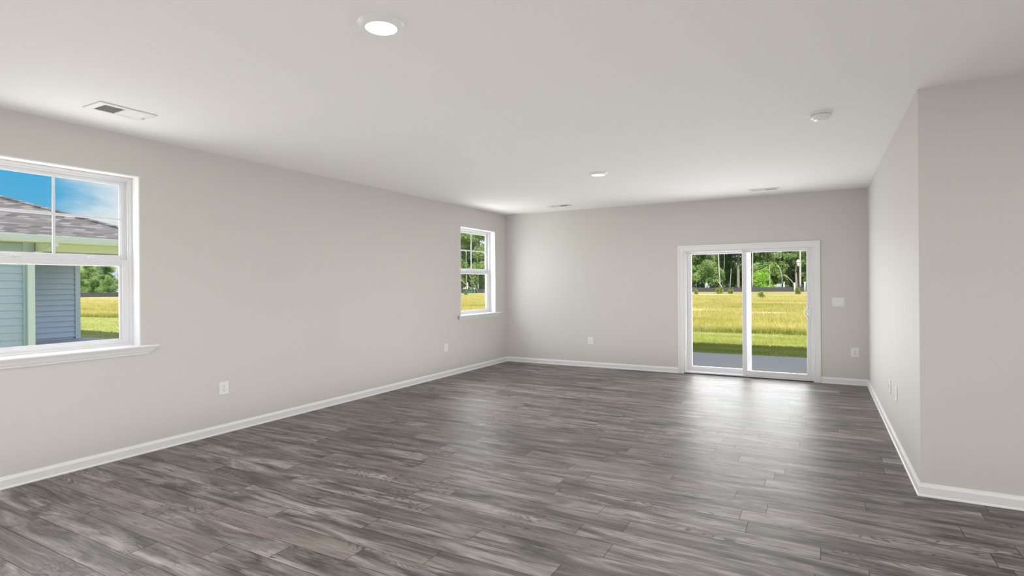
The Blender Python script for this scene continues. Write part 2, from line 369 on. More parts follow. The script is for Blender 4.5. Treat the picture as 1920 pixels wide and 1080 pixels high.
mb.box(XL, D1[0], YB, YB+WT, -.10, H); mb.box(D1[1], XR, YB, YB+WT, -.10, H); mb.box(D1[0], D1[1], YB, YB+WT, D1[2], H); mb.box(D1[0], D1[1], YB, YB+WT, -.10, -.002)
tag(mb.build('wall_back', 'wall_paint'), kind='structure')
mb = MB(); mb.box(XR, XE+WT, YN, YB+WT, -.10, H); tag(mb.build('wall_right', 'wall_paint'), kind='structure')
mb = MB(); xs_ = [YF-WT] + [v for c_ in EW for v in (c_-.56, c_+.56)] + [YN]
for i, (a, c_) in enumerate(zip(xs_[:-1], xs_[1:])):
    if i % 2 == 0: mb.box(XE, XE+WT, a, c_, -.10, H)
    else: mb.box(XE, XE+WT, a, c_, -.10, WZ[0]); mb.box(XE, XE+WT, a, c_, WZ[1], H)
tag(mb.build('wall_east', 'wall_paint'), kind='structure')
mb = MB(); mb.box(XL, XE, YF-WT, YF, -.10, H); tag(mb.build('wall_front', 'wall_paint'), kind='structure')

# baseboards: profile (out from wall, height)
BP = [(0, .0), (.020, .0), (.020, .006), (.018, .011), (.0145, .015), (.0145, .064), (.012, .070), (.0085, .078), (.006, .0868), (0, .0868)]
def base_run(mb, p0, p1, nrm, e0=0, e1=0):
    # e0 / e1: +1 inside corner (shortened), -1 outside corner (lengthened), by the projection
    p0 = Vector((*p0, 0)); p1 = Vector((*p1, 0)); n = Vector((*nrm, 0)); d = (p1-p0).normalized()
    r0 = [p0 + n*a + d*(a*e0) + Vector((0, 0, z)) for a, z in BP]
    r1 = [p1 + n*a - d*(a*e1) + Vector((0, 0, z)) for a, z in BP]
    mb.loft([r0, r1])
mb = MB(); base_run(mb, (XL, YF), (XL, YB), (1, 0), 1, 1); tag(mb.build('baseboard_left', 'trim_paint'), kind='structure')
mb = MB(); base_run(mb, (XL, YB), (-1.985, YB), (0, -1), 1, 0); base_run(mb, (.015, YB), (XR, YB), (0, -1), 0, 1); tag(mb.build('baseboard_back', 'trim_paint'), kind='structure')
mb = MB(); base_run(mb, (XR, YB), (XR, YN), (-1, 0), 1, -1); base_run(mb, (XR, YN), (XE, YN), (0, -1), -1, 1); tag(mb.build('baseboard_right', 'trim_paint'), kind='structure')
mb = MB(); base_run(mb, (XE, YN), (XE, YF), (-1, 0), 1, 1); tag(mb.build('baseboard_east', 'trim_paint'), kind='structure')
mb = MB(); base_run(mb, (XE, YF), (XL, YF), (0, 1), 1, 1); tag(mb.build('baseboard_front', 'trim_paint'), kind='structure')

# ------------------------------------------------------------------ windows in the left wall
def ring(mb, d0, d1, ya, yb_, za, zb, wl, wr, wb, wt, bevel=.002):
    """rectangular frame in the left wall: d = depth outwards from the wall face"""
    x0, x1 = XL-d1, XL-d0
    mb.box(x0, x1, ya, ya+wl, za, zb, bevel); mb.box(x0, x1, yb_-wr, yb_, za, zb, bevel)
    mb.box(x0, x1, ya+wl, yb_-wr, za, za+wb, bevel); mb.box(x0, x1, ya+wl, yb_-wr, zb-wt, zb, bevel)
def make_window(name, y0, y1, label):
    za, zb = WZ
    g = empty(name, (XL, (y0+y1)/2, za), label, 'window', kind='structure')
    t = .012
    mb = MB(); ring(mb, -.003, .105, y0, y1, za, zb, t, t, .001, t, .001); mb.build('jamb', 'trim_paint', g)
    ya, yb_ = y0+t, y1-t; zt = zb-t
    mb = MB()
    ring(mb, .098, WT-.005, ya, yb_, za, zt, .026, .026, .022, .026, .002)
    ring(mb, .105, .112, ya+.026, yb_-.026, za+.022, zt-.026, .009, .009, .006, .009, .001)
    ring(mb, .136, .142, ya+.026, yb_-.026, za+.022, zt-.026, .013, .013, .006, .013, .001)
    mb.build('frame', 'vinyl', g)
    zm0, zm1 = 1.626, 1.679
    # upper sash (outer track)
    ys0, ys1 = ya+.028, yb_-.028; top = zt-.028
    us = MB(); ring(us, .142, .172, ys0, ys1, 1.652, top, .042, .042, .060, .034, .003)
    ring(us, .149, .165, ys0+.042, ys1-.042, 1.712, top-.034, .006, .006, .006, .006, .001)
    u = us.build('upper_sash', 'vinyl', g)
    yc = (y0+y1)/2
    p = MB(); p.box(XL-.159, XL-.155, ys0+.04, ys1-.04, 1.705, top-.03); p.build('pane', 'glass', u)
    mu = MB(); mu.box(XL-.1545, XL-.1475, yc-.010, yc+.010, 1.712, top-.034, .0015); mu.box(XL-.1540, XL-.1482, ys0+.042, ys1-.042, 2.018, 2.038, .0015)
    mu.build('muntin_bars', 'vinyl', u)
    # lower sash (inner track)
    ls = MB(); ring(ls, .106, .137, ys0-.004, ys1+.004, za+.024, zm1, .054, .054, .032, zm1-zm0, .003)
    ring(ls, .117, .131, ys0+.050, ys1-.050, za+.056, zm0, .018, .018, .008, .004, .002)
    l = ls.build('lower_sash', 'vinyl', g)
    p = MB(); p.box(XL-.128, XL-.124, ys0+.06, ys1-.06, za+.06, zm0+.005); p.build('pane', 'glass', l)
    for s in (-.25, .25):
        k = MB(); k.box(XL-.134, XL-.110, yc+s*1.0-.030, yc+s*1.0+.030, zm1, zm1+.010, .003)
        k.tube([(XL-.120, yc+s+.004, zm1+.008), (XL-.116, yc+s-.016, zm1+.016), (XL-.110, yc+s-.034, zm1+.013)], [.007, .006, .004], 8)
        k.build('sash_lock', 'white_plastic', l)
    # stool and apron: one moulded sill with mitred ends
    prof = [(-.098, .925), (-.098, za), (.062, za), (.068, .937), (.070, .931), (.067, .925), (.060, .922), (.053, .914), (.043, .904), (.034, .890), (.027, .880), (.016, .876), (.013, .868), (.012, .862), (0, .862), (0, .925)]
    def endy(p, s): return (y1+.055+max(p, 0) if s > 0 else y0-.055-max(p, 0)) if p >= 0 else (y1-.001 if s > 0 else y0+.001)
    # outer part (in the room)
    pr_ = [q for q in prof if q[0] >= 0]
    pr_ = [(0, za)] + pr_
    mb = MB(); mb.loft([[(XL+a, endy(a, -1), z) for a, z in pr_], [(XL+a, endy(a, 1), z) for a, z in pr_]])
    mb.box(XL-.100, XL+.001, y0+.001, y1-.001, .925, za)
    mb.build('sill', 'trim_paint', g)
    return g
make_window('window_1', *W1, 'wide white single-hung window near the camera, blue house behind it')
make_window('window_2', *W2, 'white single-hung window by the far left corner, woods behind it')

make_window('window_3', *W3, 'added white single-hung window on the left wall, unseen behind the camera')  # added out of view to light the front of the room
for i, c_ in enumerate(EW):  # unseen windows, added so that the front part gets light
    w_ = make_window('window_%d' % (4+i), -.56, .56, 'added white single-hung window in the east wall, unseen behind the camera')
    w_.location = (XE, c_, WZ[0]); w_.rotation_euler = (0, 0, PI)

# ------------------------------------------------------------------ sliding patio door in the back wall
g = empty('door_1', ((D1[0]+D1[1])/2, YB, 0), 'white two-panel sliding glass patio door in the back wall', 'door', kind='structure')
cx0, cx1 = -1.985, .015; ct = 2.037
mb = MB()
def casing_leg(mb, xo, xi, z1):
    s = 1 if xi > xo else -1
    mb.box(xo, xo+s*.030, YB-.020, YB, 0, z1, .004); mb.box(xo+s*.030, xi-s*.012, YB-.014, YB, 0, z1, .002); mb.box(xi-s*.018, xi, YB-.017, YB, 0, z1-.07, .004)
casing_leg(mb, cx0, D1[0], ct); casing_leg(mb, cx1, D1[1], ct)
mb.box(cx0, cx1, YB-.0205, YB, ct-.030, ct, .004); mb.box(cx0+.02, cx1-.02, YB-.0142, YB, D1[2]+.012, ct-.028, .002); mb.box(D1[0]-.018, D1[1]+.018, YB-.0172, YB, D1[2], D1[2]+.018, .004)
mb.build('casing', 'trim_paint', g)
mb = MB()
mb.box(D1[0], D1[0]+.020, YB-.002, YB+.17, 0, D1[2], .003); mb.box(D1[1]-.020, D1[1], YB-.002, YB+.17, 0, D1[2], .003)
mb.box(D1[0]+.020, D1[1]-.020, YB-.002, YB+.17, D1[2]-.022, D1[2], .003)
mb.box(D1[0]+.020, D1[0]+.034, YB+.03, YB+.15, .03, D1[2]-.022, .003); mb.box(D1[1]-.034, D1[1]-.020, YB+.08, YB+.15, .03, D1[2]-.022, .003)
mb.build('frame', 'vinyl', g)
mb = MB(); mb.box(D1[0]+.020, D1[1]-.020, YB-.006, YB+.17, .014, .034, .003); mb.box(D1[0]+.02, D1[1]-.02, YB+.055, YB+.065, .034, .046, .002); mb.build('threshold', 'vinyl', g)
mb = MB(); mb.box(D1[0]+.004, D1[1]-.004, YB-.004, YB+.15, 0, .0138); mb.build('gap_shade', 'gap_shade', g)  # black strip painted as the shadow of the gap under the threshold
def door_panel(name, xa, xb, ga, gb, zg0, zg1, y0_, y1_):
    ptop = D1[2]-.024
    mb = MB(); mb.box(xa, ga, y0_, y1_, .036, ptop, .004); mb.box(gb, xb, y0_, y1_, .036, ptop, .004)
    mb.box(ga, gb, y0_, y1_, .036, zg0, .004); mb.box(ga, gb, y0_, y1_, zg1, ptop, .004)
    for (a, c_, z0, z1) in ((ga-.001, ga+.007, zg0, zg1), (gb-.007, gb+.001, zg0, zg1), (ga, gb, zg0-.001, zg0+.008), (ga, gb, zg1-.006, zg1+.001)):
        mb.box(a, c_, y0_+.008, y1_-.008, z0, z1, .002)
    o = mb.build(name, 'vinyl', g)
    p = MB(); ym = (y0_+y1_)/2; p.box(ga+.002, gb-.002, ym-.003, ym+.003, zg0+.002, zg1-.002); p.build('pane', 'glass', o)
    return o
fixed = door_panel('fixed_panel', D1[0]+.024, -.958, -1.795, -1.030, .106, 1.899, YB+.088, YB+.128)
slide = door_panel('sliding_panel', -1.030, D1[1]-.022, -.972, -.155, .098, 1.903, YB+.014, YB+.054)
mb = MB(); mb.loft([[(-.966, YB+.060, z), (-.914, YB+.112, z), (-.914, YB+.126, z), (-.966, YB+.126, z)] for z in (.05, 1.92)]); mb.build('interlock_stile', 'vinyl', fixed)
h = MB()
pts = [(-.128 - .060*math.sin(PI*k/14), YB+.012 - .030*math.sin(PI*k/14), 1.078 - .160*k/14) for k in range(15)]
h.tube(pts, [.0075]*15, 10)
hd = h.build('pull_handle', 'chrome', slide, True); tag(hd, 'chrome curved pull')
h = MB(); h.box(-.135, -.100, YB+.004, YB+.018, .900, 1.096, .005); h.build('handle_plate', 'white_plastic', slide)

# ------------------------------------------------------------------ ceiling disc lights
def make_downlight(x, y, label, lit=LAMP_W):
    o = empty('ceiling_light', (x, y, H), label, 'ceiling light', 'disc ceiling lights')
    mb = MB(); mb.lathe([(.078, H-.0235), (.080, H-.0245), (.088, H-.0240), (.100, H-.0185), (.110, H-.0095), (.1165, H-.003), (.117, H)], x, y, 64, caps=False)
    t = mb.build('trim_ring', 'white_plastic', o, True)
    mb = MB(); mb.lathe([(.0785, H-.0215), (.060, H-.0228), (.030, H-.0235), (.004, H-.0237)], x, y, 64); mb.build('lens', 'lit_lens', o, True)
    ld = bpy.data.lights.new('lamp', 'AREA'); ld.shape = 'DISK'; ld.size = .15; ld.energy = lit; ld.color = (1.0, .975, .94)
    l = bpy.data.objects.new('lamp', ld); C.objects.link(l); l.parent = o; l.location = (0, 0, -.0262)
    return o
make_downlight(-1.893, 2.106, 'lit white disc ceiling light nearest the camera')
make_downlight(-2.265, 6.22, 'lit white disc ceiling light further off, small, before the back wall')
for (x, y) in ((-3.6, -.9), (-.6, -1.2), (2.4, -.9), (2.4, 2.3), (-3.6, -3.4), (.4, -3.4)):  # extra unseen ceiling lights, added to brighten the front of the room
    make_downlight(x, y, 'added disc ceiling light behind the camera, out of frame, for more light')

# ------------------------------------------------------------------ ceiling registers
def make_register(x0, x1, y0, y1, along, label, lever):
    """two banks of blades leaning away from each other; along = axis of the long side"""
    o = empty('air_vent', ((x0+x1)/2, (y0+y1)/2, H), label, 'air vent', 'ceiling air vents')
    zt, zb = H, H-.009
    A0, A1, B0, B1 = (x0, x1, y0, y1) if along == 'x' else (y0, y1, x0, x1)
    def bx(mb, a0, a1, b0, b1, z0, z1, bev=0):
        mb.box(*((a0, a1, b0, b1) if along == 'x' else (b0, b1, a0, a1)), z0, z1, bev)
    ma, mb_ = (.050, .042) if along == 'y' else (.040, .030); mid = (A0+A1)/2
    f = MB()
    bx(f, A0, A0+ma, B0, B1, zb, zt, .004); bx(f, A1-ma, A1, B0, B1, zb, zt, .004)
    bx(f, A0+ma-.004, A1-ma+.004, B0, B0+mb_, zb, zt, .004); bx(f, A0+ma-.004, A1-ma+.004, B1-mb_, B1, zb, zt, .004)
    bx(f, mid-.009, mid+.009, B0+mb_-.002, B1-mb_+.002, zb+.001, zt, .001)
    f.build('frame', 'white_metal', o)
    d = MB(); bx(d, A0+ma-.002, A1-ma+.002, B0+mb_-.002, B1-mb_+.002, H-.0012, H-.0002); d.build('duct_shade', 'duct' if along == 'y' else 'dark_slot', o)  # dark plate stands for the shade inside the duct
    for s, (a0, a1) in ((-1, (A0+ma, mid-.009)), (1, (mid+.009, A1-ma))):
        bl = MB(); n = 10; st = (a1-a0)/n
        for k in range(n):
            a = a0 + st*(k+.5)
            lean = s*.0042
            r0 = [(a-lean-.0008, B0+mb_, H-.0015), (a-lean+.0008, B0+mb_, H-.0015), (a+lean+.0008, B0+mb_, zb+.0005), (a+lean-.0008, B0+mb_, zb+.0005)]
            r1 = [(p[0], B1-mb_, p[2]) for p in r0]
            if along == 'y': r0 = [(p[1], p[0], p[2]) for p in r0]; r1 = [(p[1], p[0], p[2]) for p in r1]
            bl.loft([r0, r1])
        for j in (range(1, 4) if along == 'y' else ()):
            bb = B0+mb_ + (B1-B0-2*mb_)*j/4
            bx(bl, a0, a1, bb-.0015, bb+.0015, H-.004, H-.0015)
        bl.build('blades', 'white_metal', o)
    if lever:
        l = MB(); bx(l, A1-ma+.008, A1-ma+.030, (B0+B1)/2-.030, (B0+B1)/2-.022, zb-.010, zb+.001, .002); l.build('damper_lever', 'white_metal', o)
    return o
make_register(-4.617, -4.364, 2.006, 2.392, 'y', 'white ceiling air vent close to the left wall, above the big window', True)
make_register(-3.965, -3.567, 8.365, 8.555, 'x', 'white ceiling air vent by the far left corner of the room', False)
make_register(-.853, -.466, 8.395, 8.575, 'x', 'white ceiling air vent above the patio door', False)

# ------------------------------------------------------------------ smoke detector
sx, sy = .018, 4.905
o = empty('smoke_detector', (sx, sy, H), 'round white smoke detector on the ceiling near the right wall', 'smoke detector')
mb = MB(); mb.lathe([(.079, H), (.079, H-.010), (.077, H-.012), (.004, H-.012)], sx, sy, 56); mb.build('mounting_plate', 'white_plastic', o, False)
mb = MB(); mb.lathe([(.070, H-.0122), (.0715, H-.0165), (.0735, H-.018), (.0735, H-.026), (.069, H-.034), (.056, H-.038), (.052, H-.0395), (.050, H-.046), (.044, H-.049), (.004, H-.050)], sx, sy, 56); hb = mb.build('housing', 'white_plastic', o, True)
mb = MB()
for k in range(28):
    a = 2*PI*k/28
    mb.tube([(sx+.0718*math.cos(a), sy+.0718*math.sin(a), H-.0170), (sx+.0718*math.cos(a+.14), sy+.0718*math.sin(a+.14), H-.0170)], .0010, 5)
mb.build('vent_slots', 'dark_slot', o)
mb = MB(); mb.lathe([(.014, H-.0502), (.014, H-.053), (.003, H-.0535)], sx-.012, sy-.010, 24); mb.build('test_button', 'white_plastic', o, True)

# ------------------------------------------------------------------ wall plates
def frame_on(wall):
    # origin on the wall, u along the wall (to the viewer's right), n out of the wall
    return {'left': (Vector((XL, 0, 0)), Vector((0, 1, 0)), Vector((1, 0, 0))),
            'back': (Vector((0, YB, 0)), Vector((1, 0, 0)), Vector((0, -1, 0))),
            'right': (Vector((XR, 0, 0)), Vector((0, -1, 0)), Vector((-1, 0, 0)))}[wall]
def wbox(mb, wall, s, z, u0, u1, z0, z1, n0, n1, bev=0):
    o_, u, n = frame_on(wall); c_ = (o_ + (Vector((0, s, 0)) if wall != 'back' else Vector((s, 0, 0))))
    a = c_ + u*u0 + n*n0; b_ = c_ + u*u1 + n*n1
    mb.box(a.x, b_.x, a.y, b_.y, z+z0, z+z1, bev)
def make_outlet(wall, s, z, label, w=.100, h=.124):
    o_, u, n = frame_on(wall); c_ = (o_ + (Vector((0, s, 0)) if wall != 'back' else Vector((s, 0, 0))))
    o = empty('wall_outlet', (c_.x, c_.y, z), label, 'outlet', 'wall outlets')
    mb = MB(); wbox(mb, wall, s, z, -w/2, w/2, -h/2, h/2, 0, .0065, .0022); mb.build('cover_plate', 'white_plastic', o)
    for dz in (.0205, -.0205):
        mb = MB(); wbox(mb, wall, s, z, -.0175, .0175, dz-.0155, dz+.0155, .0060, .0085, .0015); r = mb.build('receptacle', 'white_plastic', o)
        mb = MB()
        for du in (-.0075, .0065): wbox(mb, wall, s, z, du-.0013, du+.0013, dz-.001, dz+.008, .0080, .0088)
        wbox(mb, wall, s, z, -.003, .003, dz-.011, dz-.0055, .0080, .0088)
        mb.build('slots', 'dark_slot', r)
    mb = MB(); wbox(mb, wall, s, z, -.003, .003, -.003, .003, .0060, .0072, .001); mb.build('screw', 'grey_plastic', o)
    return o
make_outlet('left', 3.422, .442, 'white wall outlet on the left wall right of the big window')
make_outlet('left', 7.146, .4525, 'white wall outlet low on the left wall just before the far window')
make_outlet('back', -3.476, .454, 'white wall outlet on the back wall between corner and patio door')
make_outlet('back', .4305, .4565, 'white wall outlet right of the patio door, below the light switch')
make_outlet('right', 5.90, .4615, 'white wall outlet on the right wall, the one nearer the camera')
o = empty('cable_plate', (XR, 6.40, .4455), 'white cable wall plate on the right wall, farther from the camera than its outlet', 'wall plate')
mb = MB(); wbox(mb, 'right', 6.40, .4455, -.05, .05, -.062, .062, 0, .0065, .0022); mb.build('cover_plate', 'white_plastic', o)
mb = MB(); wbox(mb, 'right', 6.40, .4455, -.0165, .0165, -.033, .033, .006, .0082, .001); mb.build('insert', 'white_plastic', o)
mb = MB(); mb.tube([(XR-.008, 6.40, .4455), (XR-.016, 6.40, .4455)], .0046, 10); mb.build('coaxial_jack', 'chrome', o)
o = empty('light_switch', (.2335, YB, 1.1575), 'wide white light switch plate on the back wall right of the patio door', 'light switch')
mb = MB(); wbox(mb, 'back', .2335, 1.1575, -.0765, .0765, -.0635, .0635, 0, .0065, .0022); mb.build('cover_plate', 'white_plastic', o)
for u in (-.046, 0, .046):
    mb = MB(); wbox(mb, 'back', .2335+u, 1.1575, -.0175, .0175, -.034, .034, .0058, .0074, .001); fr_ = mb.build('rocker_frame', 'white_plastic', o)
    mb = MB(); wbox(mb, 'back', .2335+u, 1.1575, -.0160, .0160, -.001, .0325, .0070, .0095, .0012); wbox(mb, 'back', .2335+u, 1.1575, -.0160, .0160, -.0325, -.001, .0070, .0080, .0008); mb.build('rocker', 'white_plastic', fr_)

# ------------------------------------------------------------------ our own covered patio
mb = MB(); mb.box(-4.3, 2.2, YB+WT, 12.90, GZ-.15, GZ+.025, .01); tag(mb.build('patio', 'concrete'), kind='structure')
g = empty('porch_roof', (-1.1, 11.2, 2.45), 'flat porch roof over the concrete patio outside the door', 'roof', kind='structure')
mb = MB(); mb.box(-4.3, 2.2, YB+WT, 13.30, 2.48, 2.70); mb.build('porch_ceiling', 'porch_trim', g)
for x in (-4.15, 2.05):
    mb = MB(); mb.box(x-.07, x+.07, 12.70, 12.84, GZ+.025, 2.48, .005); mb.build('porch_post', 'house_trim', g)
mb = MB(); mb.box(XL-WT-.4, XE+WT+.4, YF-WT-.4, YB+WT+.3, H+.25, H+.45); tag(mb.build('roof', 'shingle'), kind='structure')

# ------------------------------------------------------------------ ground
mb = MB(); mb.box(-150, 60, -40, 200, GZ-.5, GZ-.02); tag(mb.build('ground', 'field'), kind='structure')
mb = MB()
mb.bm.faces.new([mb.bm.verts.new(p) for p in ((-70, -30, GZ-.008), (30, -30, GZ-.008), (30, 18.9, GZ-.008), (-8, 18.6, GZ-.008), (-30, 15.6, GZ-.008), (-36, 14.6, GZ-.008), (-70, 12.0, GZ-.008))])
tag(mb.build('lawn', 'lawn'), kind='structure')

rng = np.random.default_rng(7)
def blades(name, pts, hmin, hmax, wid, material, lean=.35):
    n = len(pts); z0 = GZ-.02
    hh = rng.uniform(hmin, hmax, n); az = rng.uniform(0, 2*PI, n); w = wid*rng.uniform(.6, 1.3, n)
    ln = hh*lean*rng.uniform(.2, 1, n); la = rng.uniform(0, 2*PI, n)
    v = np.zeros((n, 3, 3), np.float32)
    v[:, 0, 0] = pts[:, 0]-np.cos(az)*w; v[:, 0, 1] = pts[:, 1]-np.sin(az)*w; v[:, 0, 2] = z0
    v[:, 1, 0] = pts[:, 0]+np.cos(az)*w; v[:, 1, 1] = pts[:, 1]+np.sin(az)*w; v[:, 1, 2] = z0
    v[:, 2, 0] = pts[:, 0]+np.cos(la)*ln; v[:, 2, 1] = pts[:, 1]+np.sin(la)*ln; v[:, 2, 2] = z0+hh
    me = bpy.data.meshes.new(name)
    me.vertices.add(n*3); me.vertices.foreach_set('co', v.ravel())
    me.loops.add(n*3); me.loops.foreach_set('vertex_index', np.arange(n*3, dtype=np.int32))
    me.polygons.add(n); me.polygons.foreach_set('loop_start', np.arange(0, n*3, 3, dtype=np.int32))
    try: me.polygons.foreach_set('loop_total', np.full(n, 3, np.int32))
    except Exception: pass
    me.update(calc_edges=True); me.validate()
    me.materials.append(MATS[material])
    o = bpy.data.objects.new(name, me); C.objects.link(o)
    return o
def wedge(n, az0, az1, r0, r1):
    """random points seen through an opening: azimuth from +y towards -x, evenly spread on screen depth"""
    a = rng.uniform(az0, az1, n); u = rng.uniform(0, 1, n)
    r = 1.0/(1/r0 + u*(1/r1-1/r0)); r = .65*r + .35*rng.uniform(r0, r1, n)
    a = np.radians(a)
    return np.stack([-np.sin(a)*r, np.cos(a)*r], 1)
def lawn_edge(x):
    return np.interp(x, [-70, -36, -30, -8, 30], [12.0, 14.6, 15.6, 18.6, 18.9])
fp = np.concatenate([wedge(150000, -4, 17, 18.4, 85), wedge(45000, 26, 37, 22, 95), wedge(45000, 58, 71, 30, 100)])
fp = fp[fp[:, 1] > lawn_edge(fp[:, 0])]
for cx_, cy_, rx_, ry_ in SAND:
    d2 = ((fp[:, 0]-cx_)/rx_)**2 + ((fp[:, 1]-cy_)/ry_)**2
    fp = fp[d2 + rng.uniform(-.9, .75, len(fp)) > 1*(d2 < 2.2)]
tag(blades('tall_grass', fp, .07, .22, .008, 'field_grass', .8), 'dry golden grass growing wild across the field', 'grass', kind='stuff')
ax_ = rng.uniform(-9, 2.5, 14000); ex_ = np.stack([ax_, lawn_edge(ax_)+rng.exponential(.3, 14000)], 1)
ax_ = rng.uniform(-36, -26, 7000); ex2_ = np.stack([ax_, lawn_edge(ax_)+rng.exponential(.4, 7000)], 1)
tag(blades('grass_fringe', np.concatenate([ex_, ex2_]), .10, .26, .008, 'field_grass', .6), 'greener uncut grass where the mown lawn meets the field', 'grass', kind='stuff')
lp = np.concatenate([wedge(60000, -4, 17, 12.95, 19.5), wedge(16000, 58, 71, 20, 40)])
ok = (lp[:, 1] < lawn_edge(lp[:, 0])) & ~((lp[:, 0] > -20.2) & (lp[:, 0] < -14) & (lp[:, 1] < 8.7)) & (lp[:, 1] > np.where(lp[:, 0] > -5, 12.93, 0))
tag(blades('lawn_grass', lp[ok], .03, .075, .008, 'lawn_grass', .6), 'short mown lawn between the patio and the field', 'grass', kind='stuff')
# ------------------------------------------------------------------ silt fence along the wood's edge
FL = [(-135, 22), (-104, 44.6), (-80, 68), (-54.7, 86.8), (-36, 95), (-19.4, 99.6), (-2, 102.4), (20, 104)]
g = empty('silt_fence', (-19.4, 99.6, GZ), 'low black fabric silt fence along the edge of the woods', 'fence')
mb = MB()
for (a, c_) in zip(FL[:-1], FL[1:]):
    d = Vector((c_[0]-a[0], c_[1]-a[1], 0)).normalized(); n = Vector((-d.y, d.x, 0))*.02
    p = [Vector((*a, 0))-n, Vector((*a, 0))+n, Vector((*c_, 0))+n, Vector((*c_, 0))-n]
    r0 = [q + Vector((0, 0, GZ-.02)) for q in p]; r1 = [q + Vector((0, 0, GZ+.72)) for q in p]
    mb.loft([r0, r1])
mb.build('fabric', 'fence_fabric', g)
for (x, y) in ((-27.5, 97.5), (-19.0, 99.6), (-10.5, 101), (-3, 102.2)):
    mb = MB(); mb.box(x-.03, x+.03, y-.09, y-.03, GZ-.02, GZ+.95); mb.build('stake', 'bark', g)

# pixel of the photo -> point of the place at a chosen distance y
def at(px, py, y):
    d = _F + _R*((px-960)/1043.085) - _U*((py-540+7.7017)/1043.085)
    t = y/d.y
    return Vector((0, 0, CAMZ)) + d*t

# ------------------------------------------------------------------ woods
random.seed(11)
def trunk_mesh(name, h_, r0, bends, branches, material):
    mb = MB()
    pts = []; x = y = 0
    for k in range(7):
        z = h_*k/6; pts.append((x, y, z)); x += random.uniform(-bends, bends); y += random.uniform(-bends, bends)
    mb.tube(pts, [r0*(1-.82*k/6) for k in range(7)], 7)
    for _ in range(branches):
        k = random.randint(2, 5); a = random.uniform(0, 2*PI); L = h_*random.uniform(.10, .24); p = Vector(pts[k])
        q = p + Vector((math.cos(a)*L*.6, math.sin(a)*L*.6, L*.35)); r = p + Vector((math.cos(a)*L, math.sin(a)*L, L*.75))
        mb.tube([p, q, r], [r0*.35, r0*.22, r0*.07], 5)
    bmesh.ops.recalc_face_normals(mb.bm, faces=mb.bm.faces)
    me = bpy.data.meshes.new(name); mb.bm.to_mesh(me); mb.bm.free(); me.materials.append(MATS[material]); return me
def crown_mesh(name, blobs, n, size, material):
    """leaf sprays scattered in and on a set of ellipsoid clumps (cx,cy,cz,rx,ry,rz)"""
    bl = np.array(blobs); vol = bl[:, 3]*bl[:, 4]*bl[:, 5]; pick = rng.choice(len(bl), n, p=vol**.7/np.sum(vol**.7))
    d = rng.normal(size=(n, 3)); d /= np.linalg.norm(d, axis=1)[:, None]; rr = rng.uniform(.45, 1.05, n)[:, None]
    c_ = bl[pick, :3] + d*rr*bl[pick, 3:]
    u = rng.normal(size=(n, 3)); u[:, 2] *= .5; u /= np.linalg.norm(u, axis=1)[:, None]
    w = rng.normal(size=(n, 3)); w -= (w*u).sum(1)[:, None]*u; w /= np.linalg.norm(w, axis=1)[:, None]
    s = size*rng.uniform(.5, 1.25, n)[:, None]
    v = np.stack([c_-u*s*.6, c_+w*s*.35, c_+u*s*.6, c_-w*s*.35], 1).astype(np.float32)
    me = bpy.data.meshes.new(name)
    me.vertices.add(n*4); me.vertices.foreach_set('co', v.ravel())
    me.loops.add(n*4); me.loops.foreach_set('vertex_index', np.arange(n*4, dtype=np.int32))
    me.polygons.add(n); me.polygons.foreach_set('loop_start', np.arange(0, n*4, 4, dtype=np.int32))
    try: me.polygons.foreach_set('loop_total', np.full(n, 4, np.int32))
    except Exception: pass
    me.update(calc_edges=True); me.validate(); me.materials.append(MATS[material]); return me
def blobs_for(h_, base, spread, k, flat=.6):
    out = []
    for i in range(k):
        t = random.random(); z = h_*(base + (1-base)*t); s = spread*(1.0-.55*t)
        a = random.uniform(0, 2*PI); r = s*random.uniform(.1, .8); b_ = random.uniform(.55, 1.0)*spread*.55
        out.append((math.cos(a)*r, math.sin(a)*r, z, b_, b_, b_*flat))
    return out
PROTO = []
for i in range(5):
    h_ = 15.0 + i*.9
    if i < 3: PROTO.append((trunk_mesh('trunk', h_*.95, .26, .25, 8, 'bark'), crown_mesh('crown', blobs_for(h_, .10, 3.6, 34), 20000, .25, 'leaf')))
    else: PROTO.append((trunk_mesh('trunk', h_, .24, .12, 10, 'bark'), crown_mesh('crown', blobs_for(h_, .26, 2.9, 30, .5), 16000, .24, 'leaf_pine')))
SHR = [crown_mesh('foliage', blobs_for(3.6, .05, 1.9, 11, .8), 5500, .16, 'leaf') for _ in range(3)]
BRT = crown_mesh('foliage', blobs_for(3.9, .10, 2.5, 18, .85), 5000, .22, 'leaf_bright')
def place(name, me_list, loc, rot, scl, label, cat, group=None):
    r = empty(name, loc, label, cat, group); r.rotation_euler = (0, 0, rot); r.scale = scl
    for nm, me in me_list:
        c_ = bpy.data.objects.new(nm, me); C.objects.link(c_); c_.parent = r
    return r
def along_fence(t):
    seg = [math.dist(a, b_) for a, b_ in zip(FL[:-1], FL[1:])]; L = sum(seg)*t
    for (a, b_, s) in zip(FL[:-1], FL[1:], seg):
        if L <= s:
            k = L/s; nx, ny = -(b_[1]-a[1])/s, (b_[0]-a[0])/s
            return a[0]+(b_[0]-a[0])*k, a[1]+(b_[1]-a[1])*k, nx, ny
        L -= s
    return FL[-1][0], FL[-1][1], 0, 1
